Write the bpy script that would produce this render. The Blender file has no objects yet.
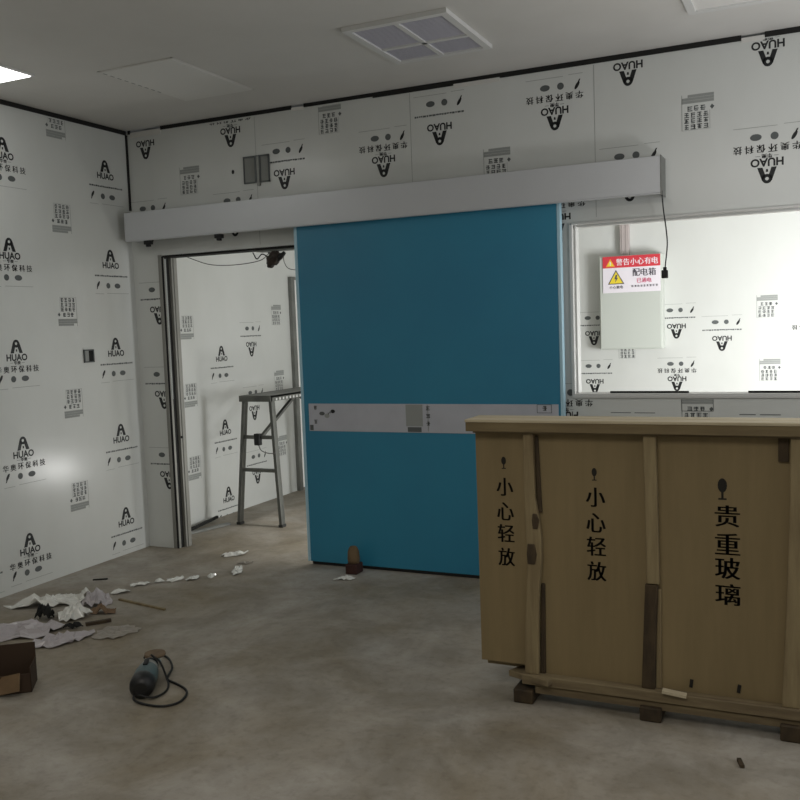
import bpy, bmesh, math, random
from mathutils import Vector, Matrix, noise

S = bpy.context.scene
COL = S.collection
V = Vector

# ------------------------------------------------------------------ camera
YAW, PITCH, ROLL, FPX = -0.434602, -0.0808887, -0.0359496, 912.97
fwd = V((math.sin(YAW)*math.cos(PITCH), math.cos(YAW)*math.cos(PITCH), math.sin(PITCH)))
rt = V((math.cos(YAW), -math.sin(YAW), 0))
up = rt.cross(fwd)
r2 = rt*math.cos(ROLL) + up*math.sin(ROLL)
u2 = -rt*math.sin(ROLL) + up*math.cos(ROLL)
cd = bpy.data.cameras.new('camera')
cam = bpy.data.objects.new('camera', cd)
COL.objects.link(cam)
mw = Matrix((r2, u2, -fwd)).transposed().to_4x4()
mw.translation = V((4.3527, -5.0538, 1.5))
cam.matrix_world = mw
cd.sensor_width = 36
cd.lens = FPX/800*36
cd.clip_start = 0.05
S.camera = cam

# ------------------------------------------------------------------ world, lights, exposure
W = bpy.data.worlds.new('world')
S.world = W
W.use_nodes = True
W.node_tree.nodes['Background'].inputs[0].default_value = (0.75, 0.85, 1.0, 1)
W.node_tree.nodes['Background'].inputs[1].default_value = 0.6

def area(name, loc, target, sx, sy, power, color=(1, 1, 1)):
    l = bpy.data.lights.new(name, 'AREA')
    l.shape = 'RECTANGLE'; l.size = sx; l.size_y = sy
    l.energy = power; l.color = color
    o = bpy.data.objects.new(name, l)
    COL.objects.link(o)
    o.location = loc
    d = V(target) - V(loc)
    o.rotation_euler = d.to_track_quat('-Z', 'Y').to_euler()
    return o

# daylight through the window in the right-hand wall
area('daylight_right', (6.42, -1.6, 1.55), (0, -1.6, 1.5), 1.8, 1.3, 13, (0.97, 0.99, 1.0))
# added point fill on the right, unseen, brightens ceiling and back wall
pl = bpy.data.lights.new('fill_point_right', 'POINT'); pl.energy = 11; pl.color = (0.96, 0.985, 1.0); pl.shadow_soft_size = 0.15
po = bpy.data.objects.new('fill_point_right', pl); COL.objects.link(po); po.location = (4.9, -1.8, 2.0)
# added fill aimed up, unseen, lifts the right of ceiling and track cover
area('fill_up_right', (5.0, -1.35, 1.15), (4.9, -1.25, 2.9), 0.5, 0.5, 15, (0.99, 0.985, 1.0))
# added unseen fills in the room beyond: far wall, doorway floor, left-wall highlight
area('next_room_fill', (5.2, 0.75, 1.0), (3.7, 3.0, 0.7), 1.0, 1.1, 106, (0.99, 1.0, 1.0))
sl = bpy.data.lights.new('next_room_fill_down', 'SPOT'); sl.energy = 75; sl.spot_size = math.radians(50); sl.spot_blend = 0.6; sl.shadow_soft_size = 0.1
so = bpy.data.objects.new('next_room_fill_down', sl); COL.objects.link(so); so.location = (1.15, 0.95, 2.68)
area('next_room_fill_low', (1.75, 0.85, 0.36), (0, -0.8, 0.6), 0.3, 0.16, 4.5, (1.0, 1.0, 0.98))
# added unseen fill behind the camera for crate, floor and track cover
area('rear_fill', (3.5, -4.6, 2.88), (3.5, -4.6, 0), 1.6, 1.3, 40, (1.0, 0.95, 0.87))

S.view_settings.view_transform = 'Standard'
S.view_settings.look = 'None'
S.view_settings.exposure = 0.0
S.view_settings.gamma = 1.0
S.view_settings.use_curve_mapping = False

# ------------------------------------------------------------------ materials
def lin(c):
    c = c/255
    return c/12.92 if c <= 0.04045 else ((c+0.055)/1.055)**2.4

def rgb(r, g, b):
    return (lin(r), lin(g), lin(b), 1)

MATS = {}
def mat(name, color, rough=0.6, metal=0.0, spec=0.5, c2=None, nscale=3.0, bump=0.0, bscale=20.0,
        coat=0.0, coat_rough=0.1, stretch=(1, 1, 1), emit=None, estr=0, lo=0.35, hi=0.65, bdist=0.01, trans=0.0):
    m = bpy.data.materials.new(name)
    m.use_nodes = True
    nt = m.node_tree; N = nt.nodes; Lk = nt.links
    b = N['Principled BSDF']
    b.inputs['Base Color'].default_value = color
    b.inputs['Roughness'].default_value = rough
    b.inputs['Metallic'].default_value = metal
    b.inputs['Specular IOR Level'].default_value = spec
    b.inputs['Coat Weight'].default_value = coat
    b.inputs['Coat Roughness'].default_value = coat_rough
    if trans: b.inputs['Transmission Weight'].default_value = trans
    if emit:
        b.inputs['Emission Color'].default_value = emit
        b.inputs['Emission Strength'].default_value = estr
    if c2 or bump:
        tc = N.new('ShaderNodeTexCoord')
        mp = N.new('ShaderNodeMapping')
        mp.inputs['Scale'].default_value = stretch
        Lk.new(tc.outputs['Object'], mp.inputs['Vector'])
    if c2:
        nz = N.new('ShaderNodeTexNoise')
        nz.inputs['Scale'].default_value = nscale
        nz.inputs['Detail'].default_value = 6
        nz.inputs['Roughness'].default_value = 0.6
        Lk.new(mp.outputs[0], nz.inputs['Vector'])
        rp = N.new('ShaderNodeValToRGB')
        rp.color_ramp.elements[0].position = lo
        rp.color_ramp.elements[1].position = hi
        rp.color_ramp.elements[0].color = color
        rp.color_ramp.elements[1].color = c2
        Lk.new(nz.outputs['Fac'], rp.inputs[0])
        Lk.new(rp.outputs[0], b.inputs['Base Color'])
    if bump:
        n2 = N.new('ShaderNodeTexNoise')
        n2.inputs['Scale'].default_value = bscale
        n2.inputs['Detail'].default_value = 3
        Lk.new(mp.outputs[0], n2.inputs['Vector'])
        bp = N.new('ShaderNodeBump')
        bp.inputs['Strength'].default_value = bump
        bp.inputs['Distance'].default_value = bdist
        Lk.new(n2.outputs['Fac'], bp.inputs['Height'])
        Lk.new(bp.outputs[0], b.inputs['Normal'])
        if coat: Lk.new(bp.outputs[0], b.inputs['Coat Normal'])
    MATS[name] = m
    return m

M_film = mat('protective_film', rgb(205, 207, 203), 0.42, c2=rgb(213, 215, 212), nscale=1.2, bump=0.12, bscale=2.2,
             coat=0.6, coat_rough=0.2, stretch=(1, 1, 0.5))
M_filmin = M_film
M_ink = mat('print_black', rgb(22, 24, 26), 0.45)
M_ink2 = mat('print_dark_grey', rgb(88, 92, 92), 0.5)
M_ink3 = mat('print_pale_grey', rgb(150, 153, 150), 0.5)
M_ink3b = mat('galvanised_plate', rgb(134, 136, 132), 0.5)
WALLM = [M_film, M_ink, M_ink2, M_ink3]
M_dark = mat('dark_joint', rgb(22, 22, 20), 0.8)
M_ceil = mat('ceiling_panel', rgb(206, 204, 199), 0.5, c2=rgb(216, 214, 210), nscale=0.9, bump=0.05, bscale=1.5)
M_panel = mat('access_panel_paint', rgb(222, 221, 217), 0.5)
M_vent = mat('vent_white', rgb(214, 214, 212), 0.45)
M_louver = mat('vent_louver', rgb(190, 189, 200), 0.5)
M_vback = mat('vent_dark', rgb(96, 96, 100), 0.8)
M_lampd = mat('lamp_diffuser', rgb(250, 250, 250), 0.4, emit=(1, 1, 0.97, 1), estr=4.0)
M_lampoff = mat('lamp_diffuser_off', rgb(228, 226, 222), 0.4)
M_alu = mat('grey_aluminium', rgb(196, 198, 201), 0.34, metal=0.2, c2=rgb(200, 202, 205), nscale=1.0)
M_alud = mat('dull_aluminium', rgb(120, 121, 117), 0.45, metal=0.5, c2=rgb(140, 141, 137), nscale=4)
M_tres = mat('weathered_aluminium', rgb(94, 95, 91), 0.5, metal=0.4, c2=rgb(112, 113, 108), nscale=8)
M_tfoot = mat('grey_rubber', rgb(52, 52, 50), 0.7)
M_steel = mat('door_frame_steel', rgb(132, 131, 125), 0.45, metal=0.3, c2=rgb(146, 145, 139), nscale=2)
M_blue = mat('blue_door_film', rgb(42, 122, 154), 0.45, c2=rgb(46, 132, 162), nscale=0.9, bump=0.04, bscale=1.6, coat=0.25, coat_rough=0.25)
M_trimb = mat('pale_blue_trim', rgb(170, 205, 220), 0.35)
M_band = mat('grey_band_film', rgb(186, 188, 196), 0.45, c2=rgb(178, 180, 188), nscale=6)
M_wfr = mat('window_frame', rgb(208, 208, 206), 0.4, metal=0.2)
M_white = mat('white_paint', rgb(236, 236, 232), 0.5)
M_elbox = mat('box_paint', rgb(196, 201, 194), 0.5)
M_pipe = mat('pipe_grey', rgb(182, 172, 170), 0.5)
M_red = mat('sign_red', rgb(214, 60, 72), 0.5)
M_signw = mat('sign_white', rgb(238, 232, 240), 0.5)
M_yel = mat('sign_yellow', rgb(238, 214, 60), 0.5)
M_org = mat('sign_orange', rgb(246, 150, 60), 0.5)
M_mag = mat('sign_magenta', rgb(200, 70, 110), 0.5)
M_sink = mat('sign_ink', rgb(84, 80, 90), 0.5)
M_ply = mat('crate_plywood', rgb(137, 120, 86), 0.7, c2=rgb(124, 108, 76), nscale=2.2, stretch=(3.5, 3.5, 0.35), bump=0.15, bscale=14, bdist=0.003)
M_batten = mat('crate_batten', rgb(144, 129, 96), 0.72, c2=rgb(116, 100, 72), nscale=4, stretch=(6, 6, 0.6), bump=0.3, bscale=12, bdist=0.004)
M_top = mat('crate_top_board', rgb(196, 184, 158), 0.65, c2=rgb(170, 157, 130), nscale=4, stretch=(0.5, 6, 6), bump=0.2, bscale=12, bdist=0.003)  # paler than the panels: window light on the top put into the colour
M_edge = mat('crate_edge_board', rgb(124, 109, 78), 0.75, c2=rgb(104, 90, 64), nscale=5, stretch=(0.6, 6, 6), bump=0.3, bscale=12, bdist=0.004)
M_rail = mat('crate_rail', rgb(128, 114, 86), 0.75, c2=rgb(98, 84, 62), nscale=5, stretch=(0.6, 6, 6), bump=0.3, bscale=12, bdist=0.004)
M_darkwood = mat('dark_rough_wood', rgb(72, 58, 38), 0.8, c2=rgb(46, 36, 22), nscale=7, stretch=(3, 3, 1), bump=0.4, bscale=20, bdist=0.004)
M_stencil = mat('stencil_black', rgb(26, 22, 16), 0.8)
M_black = mat('black_plastic', rgb(20, 20, 21), 0.45)
M_rubber = mat('black_rubber', rgb(16, 16, 16), 0.6)
M_tool = mat('grey_teal_plastic', rgb(76, 94, 96), 0.4)
M_toolmetal = mat('cast_metal', rgb(170, 170, 164), 0.4, metal=0.7)
M_disc = mat('cutting_disc', rgb(120, 100, 78), 0.75, c2=rgb(100, 84, 66), nscale=20)
M_cardb = mat('cardboard', rgb(128, 104, 76), 0.8, c2=rgb(110, 88, 62), nscale=8)
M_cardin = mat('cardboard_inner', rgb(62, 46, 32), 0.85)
M_foil = mat('clear_film_scrap', rgb(220, 220, 214), 0.22, spec=0.8, coat=0.6, coat_rough=0.08)
M_lilac = mat('lilac_grey_film', rgb(176, 170, 172), 0.35, coat=0.3)
M_greyf = mat('dusty_grey_film', rgb(150, 144, 134), 0.5)
M_brownp = mat('brown_paper', rgb(120, 98, 76), 0.8)
M_redbrick = mat('dark_red_brick', rgb(66, 36, 30), 0.85, c2=rgb(50, 28, 24), nscale=12)
M_block = mat('weathered_wood', rgb(118, 96, 66), 0.8, c2=rgb(92, 76, 52), nscale=9)
M_bundle = mat('brown_tape', rgb(66, 54, 46), 0.6, c2=rgb(40, 34, 30), nscale=30)
M_wire = mat('grey_wire', rgb(120, 120, 116), 0.5)

def floor_material():
    m = bpy.data.materials.new('dusty_concrete')
    m.use_nodes = True
    nt = m.node_tree; N = nt.nodes; Lk = nt.links
    b = N['Principled BSDF']
    tc = N.new('ShaderNodeTexCoord')
    def nz(scale, detail, lo, hi, c1, c2, dist=0.0):
        n = N.new('ShaderNodeTexNoise')
        n.inputs['Scale'].default_value = scale
        n.inputs['Detail'].default_value = detail
        n.inputs['Roughness'].default_value = 0.65
        n.inputs['Distortion'].default_value = dist
        Lk.new(tc.outputs['Object'], n.inputs['Vector'])
        r = N.new('ShaderNodeValToRGB')
        r.color_ramp.elements[0].position = lo; r.color_ramp.elements[1].position = hi
        r.color_ramp.elements[0].color = c1; r.color_ramp.elements[1].color = c2
        Lk.new(n.outputs['Fac'], r.inputs[0])
        return n, r
    n1, r1 = nz(0.9, 8, 0.36, 0.66, rgb(136, 125, 105), rgb(174, 169, 161), 0.4)
    n2, r2 = nz(3.2, 8, 0.38, 0.62, (0.62, 0.61, 0.58, 1), (1, 1, 1, 1), 0.6)
    n3, r3 = nz(26, 6, 0.3, 0.5, (0.72, 0.71, 0.69, 1), (1, 1, 1, 1))
    m1 = N.new('ShaderNodeMixRGB'); m1.blend_type = 'MULTIPLY'; m1.inputs[0].default_value = 0.7
    Lk.new(r1.outputs[0], m1.inputs[1]); Lk.new(r2.outputs[0], m1.inputs[2])
    m2 = N.new('ShaderNodeMixRGB'); m2.blend_type = 'MULTIPLY'; m2.inputs[0].default_value = 0.6
    Lk.new(m1.outputs[0], m2.inputs[1]); Lk.new(r3.outputs[0], m2.inputs[2])
    Lk.new(m2.outputs[0], b.inputs['Base Color'])
    b.inputs['Roughness'].default_value = 0.62
    b.inputs['Specular IOR Level'].default_value = 0.35
    bp = N.new('ShaderNodeBump'); bp.inputs['Strength'].default_value = 0.35; bp.inputs['Distance'].default_value = 0.006
    n4 = N.new('ShaderNodeTexNoise'); n4.inputs['Scale'].default_value = 9; n4.inputs['Detail'].default_value = 6
    Lk.new(tc.outputs['Object'], n4.inputs['Vector'])
    Lk.new(n4.outputs['Fac'], bp.inputs['Height']); Lk.new(bp.outputs[0], b.inputs['Normal'])
    return m
M_floor = floor_material()

# ------------------------------------------------------------------ mesh helpers
class MB:
    def __init__(s):
        s.bm = bmesh.new()
    def _hull(s, pts, faces, mi=0, smooth=False):
        vs = [s.bm.verts.new(p) for p in pts]
        for f in faces:
            try:
                fc = s.bm.faces.new([vs[i] for i in f]); fc.material_index = mi; fc.smooth = smooth
            except ValueError:
                pass
    def box(s, x0, x1, y0, y1, z0, z1, mi=0, M=None):
        p = [V((x, y, z)) for x in (x0, x1) for y in (y0, y1) for z in (z0, z1)]
        if M: p = [M @ q for q in p]
        s._hull(p, [(0, 1, 3, 2), (4, 6, 7, 5), (0, 4, 5, 1), (2, 3, 7, 6), (0, 2, 6, 4), (1, 5, 7, 3)], mi)
        return s
    def bar(s, a, b, w, h, side=(0, 0, 1), mi=0):
        a, b = V(a), V(b); d = (b-a).normalized()
        n = V(side); n = (n - d*n.dot(d)).normalized(); t = d.cross(n)
        p = [q + t*i*w/2 + n*j*h/2 for q in (a, b) for i in (-1, 1) for j in (-1, 1)]
        s._hull(p, [(0, 1, 3, 2), (4, 6, 7, 5), (0, 4, 5, 1), (2, 3, 7, 6), (0, 2, 6, 4), (1, 5, 7, 3)], mi)
        return s
    def lathe(s, a, b, prof, n=20, mi=0, caps=True):
        """prof: list of (t along a-b 0..1, radius)"""
        a, b = V(a), V(b); d = (b-a)
        dn = d.normalized(); x = dn.orthogonal().normalized(); y = dn.cross(x)
        rings = []
        for t, r in prof:
            c = a + d*t
            rings.append([s.bm.verts.new(c + (x*math.cos(k*2*math.pi/n) + y*math.sin(k*2*math.pi/n))*r) for k in range(n)])
        for i in range(len(rings)-1):
            for k in range(n):
                f = s.bm.faces.new([rings[i][k], rings[i][(k+1) % n], rings[i+1][(k+1) % n], rings[i+1][k]])
                f.material_index = mi; f.smooth = True
        if caps:
            f = s.bm.faces.new(rings[0][::-1]); f.material_index = mi
            f = s.bm.faces.new(rings[-1]); f.material_index = mi
        return s
    def cyl(s, a, b, r, n=20, mi=0):
        return s.lathe(a, b, [(0, r), (1, r)], n, mi)
    def tube(s, pts, r, n=8, mi=0, sub=6):
        P = catmull([V(p) for p in pts], sub) if sub else [V(p) for p in pts]
        rings = []; x = None
        for i, c in enumerate(P):
            d = (P[min(i+1, len(P)-1)] - P[max(i-1, 0)]).normalized()
            x = d.orthogonal().normalized() if x is None else (x - d*x.dot(d)).normalized()
            y = d.cross(x)
            rings.append([s.bm.verts.new(c + (x*math.cos(k*2*math.pi/n) + y*math.sin(k*2*math.pi/n))*r) for k in range(n)])
        for i in range(len(rings)-1):
            for k in range(n):
                f = s.bm.faces.new([rings[i][k], rings[i][(k+1) % n], rings[i+1][(k+1) % n], rings[i+1][k]])
                f.smooth = True; f.material_index = mi
        s.bm.faces.new(rings[0][::-1]); s.bm.faces.new(rings[-1])
        return s
    def build(s, name, mats, parent=None, bevel=0.0, loc=None):
        bmesh.ops.recalc_face_normals(s.bm, faces=[f for f in s.bm.faces])
        me = bpy.data.meshes.new(name)
        s.bm.to_mesh(me); s.bm.free()
        for m in (mats if isinstance(mats, list) else [mats]): me.materials.append(m)
        o = bpy.data.objects.new(name, me)
        COL.objects.link(o)
        if parent:
            o.parent = parent
            o.location = -V(parent.location) if loc is None else loc
        elif loc is not None:
            o.location = loc
        if bevel:
            b = o.modifiers.new('bevel', 'BEVEL'); b.width = bevel; b.segments = 2; b.limit_method = 'ANGLE'
        return o

def catmull(P, n):
    if len(P) < 3: return P
    out = []
    Q = [P[0]*2-P[1]] + P + [P[-1]*2-P[-2]]
    for i in range(1, len(Q)-2):
        p0, p1, p2, p3 = Q[i-1:i+3]
        for k in range(n):
            t = k/n
            out.append(0.5*((2*p1) + (p2-p0)*t + (2*p0-5*p1+4*p2-p3)*t*t + (3*p1-p0-3*p2+p3)*t**3))
    out.append(P[-1])
    return out

def tag(o, label=None, cat=None, group=None, kind=None):
    if label: o['label'] = label
    if cat: o['category'] = cat
    if group: o['group'] = group
    if kind: o['kind'] = kind
    return o

def empty(name, loc, label, cat, group=None):
    """parts are written in world coordinates; build() subtracts the base point"""
    o = bpy.data.objects.new(name, None)
    COL.objects.link(o); o.location = loc
    o.empty_display_size = 0.1
    return tag(o, label, cat, group)

# ------------------------------------------------------------------ flat print (ink lying on a surface)
TXT = {}
def text_geo(s):
    if s in TXT: return TXT[s]
    c = bpy.data.curves.new('glyphs', 'FONT'); c.body = s
    c.resolution_u = 3; c.offset = 0.034 if s == 'HUAO' else 0.0
    o = bpy.data.objects.new('glyphs', c); COL.objects.link(o)
    dg = bpy.context.evaluated_depsgraph_get(); dg.update()
    me = bpy.data.meshes.new_from_object(o.evaluated_get(dg))
    vs = [(v.co.x, v.co.y) for v in me.vertices]; fs = [tuple(p.vertices) for p in me.polygons]
    bpy.data.objects.remove(o); bpy.data.curves.remove(c); bpy.data.meshes.remove(me)
    xs = [v[0] for v in vs]; ys = [v[1] for v in vs]
    cx, cy = (min(xs)+max(xs))/2, (min(ys)+max(ys))/2
    TXT[s] = ([(x-cx, y-cy) for x, y in vs], fs, max(xs)-min(xs), max(ys)-min(ys))
    return TXT[s]

class Print:
    """2-D ink polygons in (u, v) metres, collected, clipped and laid on a plane"""
    def __init__(s):
        s.items = []           # (verts2d, faces, material)
        s.o = (0, 0); s.flip = 1
    def at(s, u, v, flip=False):
        s.o = (u, v); s.flip = -1 if flip else 1
        return s
    def _t(s, p):
        return (s.o[0] + p[0]*s.flip, s.o[1] + p[1]*s.flip)
    def poly(s, pts, mi):
        s.items.append(([s._t(p) for p in pts], [tuple(range(len(pts)))], mi))
    def rect(s, x0, x1, y0, y1, mi):
        s.poly([(x0, y0), (x1, y0), (x1, y1), (x0, y1)], mi)
    def ell(s, cx, cy, rx, ry, mi, n=14, a=0.0):
        c, d = math.cos(a), math.sin(a)
        pts = []
        for k in range(n):
            x, y = rx*math.cos(2*math.pi*k/n), ry*math.sin(2*math.pi*k/n)
            pts.append((cx + x*c - y*d, cy + x*d + y*c))
        s.poly(pts, mi)
    def ring(s, cx, cy, r0, r1, mi, n=16):
        for k in range(n):
            a, b = 2*math.pi*k/n, 2*math.pi*(k+1)/n
            s.poly([(cx+r0*math.cos(a), cy+r0*math.sin(a)), (cx+r1*math.cos(a), cy+r1*math.sin(a)),
                    (cx+r1*math.cos(b), cy+r1*math.sin(b)), (cx+r0*math.cos(b), cy+r0*math.sin(b))], mi)
    def text(s, t, cx, cy, w, h, mi):
        vs, fs, tw, th = text_geo(t)
        for dx in ((0,) if t == 'HUAO' else (-0.028*w, 0.0, 0.028*w)):       # double strike for the bold characters
            s.items.append(([s._t((cx + dx + x*w/tw, cy + y*h/th)) for x, y in vs], fs, mi))
    def frame(s, x0, x1, y0, y1, t, mi):
        s.rect(x0, x1, y0, y0+t, mi); s.rect(x0, x1, y1-t, y1, mi)
        s.rect(x0, x0+t, y0, y1, mi); s.rect(x1-t, x1, y0, y1, mi)
    def flush(s, mb, f, rects=None):
        """f maps (u, v) to a 3-D point; rects: visible rectangles to clip to"""
        bm = bmesh.new()
        for vs, fs, mi in s.items:
            for r in (rects or [None]):
                if r:
                    us = [a for a, b in vs]; ws = [b for a, b in vs]
                    if max(us) < r[0] or min(us) > r[1] or max(ws) < r[2] or min(ws) > r[3]: continue
                t = bmesh.new()
                vv = [t.verts.new((a, b, 0)) for a, b in vs]
                for fc in fs:
                    try: t.faces.new([vv[i] for i in fc]).material_index = mi
                    except ValueError: pass
                if r and not (min(us) >= r[0] and max(us) <= r[1] and min(ws) >= r[2] and max(ws) <= r[3]):
                    for co, no in (((r[0], 0, 0), (-1, 0, 0)), ((r[1], 0, 0), (1, 0, 0)), ((0, r[2], 0), (0, -1, 0)), ((0, r[3], 0), (0, 1, 0))):
                        bmesh.ops.bisect_plane(t, geom=t.verts[:]+t.edges[:]+t.faces[:], plane_co=co, plane_no=no, clear_outer=True)
                mp = {}
                for v in t.verts: mp[v] = mb.bm.verts.new(f(v.co.x, v.co.y))
                for fc in t.faces:
                    try:
                        g = mb.bm.faces.new([mp[v] for v in fc.verts]); g.material_index = fc.material_index
                    except ValueError: pass
                t.free()
        bm.free()
        s.items = []

def logo(P, mi=1):
    P.ring(0, -0.022, 0.0085, 0.024, mi)
    for k in (-1, 1):
        P.poly([(k*0.023, -0.012), (k*0.008, -0.040), (k*0.021, -0.079), (k*0.046, -0.079)][::k], mi)
    P.poly([(-0.006, -0.056), (0.006, -0.056), (0.004, -0.070), (-0.004, -0.070)], mi)
    P.text('HUAO', 0, -0.104, 0.156, 0.042, mi)

def icons(P, y, mi=2, dark=1):
    # quill, round badge, oval badge
    P.ell(-0.128, y+0.008, 0.024, 0.009, dark, 10, math.radians(58))
    P.poly([(-0.147, y-0.026), (-0.139, y-0.024), (-0.130, y-0.006), (-0.138, y-0.004)], dark)
    P.ell(-0.036, y, 0.019, 0.019, mi, 16)
    P.ell(0.052, y, 0.028, 0.017, mi, 16)
    P.rect(-0.05, 0.16, y-0.052, y-0.0495, 3)
    P.rect(-0.16, -0.08, y-0.056, y-0.0535, 3)

def unit_a(P):
    logo(P)
    P.text('华奥', 0, -0.136, 0.05, 0.022, 1)
    P.rect(-0.055, -0.032, -0.137, -0.135, 2); P.rect(0.032, 0.055, -0.137, -0.135, 2)
    for k, ch in enumerate('华奥环保科技'):
        P.text(ch, -0.14 + k*0.056, -0.174, 0.041, 0.04, 1)
    icons(P, -0.232)

def dashline(P, y, mi, seed):
    rnd = random.Random(seed)
    x = -0.155
    while x < 0.15:
        w = rnd.uniform(0.008, 0.02)
        P.rect(x, min(x+w, 0.158), y-0.005, y+rnd.uniform(0.003, 0.006), mi)
        x += w+rnd.uniform(0.002, 0.005)

def unit_b(P):
    logo(P)
    dashline(P, -0.175, 2, 5)
    icons(P, -0.24)

def glyph(P, cx, cy, s, mi, rnd):
    """an illegible little stamped character"""
    for k in range(3):
        y = cy + (k-1)*s*0.36 + rnd.uniform(-0.05, 0.05)*s
        w = s*rnd.uniform(0.3, 0.5)
        P.rect(cx-w, cx+w, y-s*0.095, y+s*0.095, mi)
    for k in range(rnd.choice((1, 2))):
        x = cx + rnd.uniform(-0.35, 0.35)*s
        P.rect(x-s*0.09, x+s*0.09, cy-s*0.46, cy+s*rnd.uniform(0.2, 0.46), mi)

def stamp(P, seed=1, mi=2):
    """origin at the centre, 0.165 wide, 0.19 tall"""
    rnd = random.Random(seed)
    for r in range(3):
        for c in range(4):
            glyph(P, -0.04 + c*0.032, 0.075 - r*0.03, 0.026, mi, rnd)
    P.poly([(-0.082, -0.018), (-0.07, -0.004), (-0.06, -0.018), (-0.07, -0.03)], mi)
    for c in range(3): glyph(P, -0.025 + c*0.032, -0.018, 0.027, mi, rnd)
    for r in range(3):
        P.rect(-0.08, 0.08 - 0.03*(r == 2), -0.0585 - r*0.015, -0.0445 - r*0.015, 3)
    P.rect(0.078, 0.081, -0.09, 0.092, 3)
    P.rect(-0.06, -0.0585, -0.002, 0.092, 3)
    P.rect(-0.06, 0.081, 0.0905, 0.092, 3)

# ------------------------------------------------------------------ the room
H = 2.888
RX, RY = 6.5, -7.0
fl = MB(); fl.box(-0.3, RX+0.1, RY-0.1, 3.2, -0.1, 0.0)
tag(fl.build('floor', M_floor), kind='structure')
cl = MB(); cl.box(-0.2, RX+0.1, RY-0.1, 0.1, H+0.012, H+0.1)
tag(cl.build('ceiling', M_ceil), kind='structure')
c2 = MB(); c2.box(-0.2, RX+0.1, 0.1, 3.2, 2.75, 2.85)
tag(c2.build('ceiling_next_room', M_ceil), kind='structure')

OX0, OX1, OZ = 0.25, 1.62, 2.035          # door opening
WX0, WX1, WZ0, WZ1 = 3.082, 4.95, 1.08, 2.028   # window opening
bw = MB()
for x0, x1, z0, z1 in ((-0.1, OX0, 0, H), (OX0, OX1, OZ, H), (OX1, WX0, 0, H), (WX0, WX1, 0, WZ0), (WX0, WX1, WZ1, H), (WX1, RX, 0, H)):
    bw.box(x0, x1, 0.0, 0.1, z0, z1)
P = Print()
for x, z in ((4.098, 2.154), (3.01, 2.548), (1.954, 2.398), (0.861, 2.699), (4.104, 2.731), (0.861, 2.125), (1.954, 1.82), (3.01, 1.966), (3.03, 0.86), (5.19, 2.55), (5.19, 1.95)):
    P.at(x, z, True); unit_a(P)
for x, z in ((3.412, 2.732), (2.323, 2.545), (1.255, 2.392), (0.162, 2.697), (0.162, 2.125), (0.2, 1.57), (0.2, 0.985), (0.205, 0.42), (3.412, 2.125), (5.6, 2.4)):
    P.at(x, z, True); unit_b(P)
for i, (x, z) in enumerate(((3.766, 2.552), (2.67, 2.40), (1.6, 2.79), (0.52, 2.52), (4.86, 2.6), (3.75, 0.985))):
    P.at(x, z, True); stamp(P, 10+i)
P.at(0, 0)
P.frame(3.668, 3.832, 0.99, 1.064, 0.003, 2)
for k in range(2): P.rect(3.29+k*0.13, 3.40+k*0.13, 0.978, 0.982, 2)
for k in range(2): P.rect(3.96+k*0.1, 4.04+k*0.12, 0.972, 0.977, 2)
P.ell(0.867, 2.538, 0.011, 0.014, 1)
# seams between the panels
for x in (1.05, 2.14, 3.23, 4.32, 5.41): P.rect(x-0.0015, x+0.0015, 2.0, H, 3)
P.flush(bw, lambda u, v: V((u, -0.0008, v)),
        [(0.004, OX0-0.03, 0.02, OZ), (0.004, RX, OZ+0.02, 2.867), (2.9, WX0-0.004, 0.02, OZ), (WX0, RX, 0.02, WZ0-0.025), (WX1+0.03, RX, WZ0, 2.0)])
tag(bw.build('wall_back', WALLM), kind='structure')

lw = MB(); lw.box(-0.1, 0, RY, 0.0, 0, H)
P = Print()
for k, z in enumerate((2.681, 2.099, 1.499, 0.919, 0.331)):
    for y0 in (-1.07, -2.16, -3.25):
        P.at(y0, z); unit_a(P)
for k, z in enumerate((2.671, 2.079, 1.488, 0.9, 0.323)):
    for y0 in (-0.226, -1.44, -2.53):
        P.at(y0, z); unit_b(P)
for k, z in enumerate((2.835, 2.25, 1.665, 1.08, 0.48)):
    for y0 in (-0.645, -1.735, -2.825):
        P.at(y0, z); stamp(P, 30+k)
P.flush(lw, lambda u, v: V((0.0008, u, v)), [(-6.9, -0.004, 0.0, 2.868)])
tag(lw.build('wall_left', WALLM), kind='structure')

rw = MB()
RWY0, RWY1, RWZ0, RWZ1 = -2.5, -0.7, 0.9, 2.2
for y0, y1, z0, z1 in ((RY, RWY0, 0, H), (RWY1, 0, 0, H), (RWY0, RWY1, 0, RWZ0), (RWY0, RWY1, RWZ1, H)):
    rw.box(RX, RX+0.1, y0, y1, z0, z1)
tag(rw.build('wall_right', M_film), kind='structure')
rr = MB(); rr.box(-0.1, RX+0.1, RY-0.1, RY, 0, H)
tag(rr.build('wall_rear', M_film), kind='structure')

# room beyond
nl = MB(); nl.box(-0.2, -0.1, 0.1, 2.24, 0, 2.75); nl.box(-0.2, -0.1, 2.24, 3.0, 1.98, 2.75)
P = Print()
for z in (1.389, 0.785, 0.227): P.at(1.11, z); unit_b(P)
for z in (1.285, 0.735, 0.18): P.at(1.545, z, True); unit_b(P)
for z in (1.545, 1.02, 0.45): P.at(0.68, z); stamp(P, 50)
for z in (1.64, 1.05, 0.458): P.at(1.965, z, True); stamp(P, 51)
P.flush(nl, lambda u, v: V((-0.0992, u, v)), [(0.12, 2.15, 0, 2.7)])
tag(nl.build('wall_left_next_room', [M_filmin]+WALLM[1:]), kind='structure')
fw = MB(); fw.box(-0.2, RX, 3.0, 3.1, 0, 2.75)
P = Print()
for x, z in ((3.227, 0.862), (2.16, 1.2), (4.29, 1.2), (5.38, 0.86)): P.at(x, z, True); unit_a(P)
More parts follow.
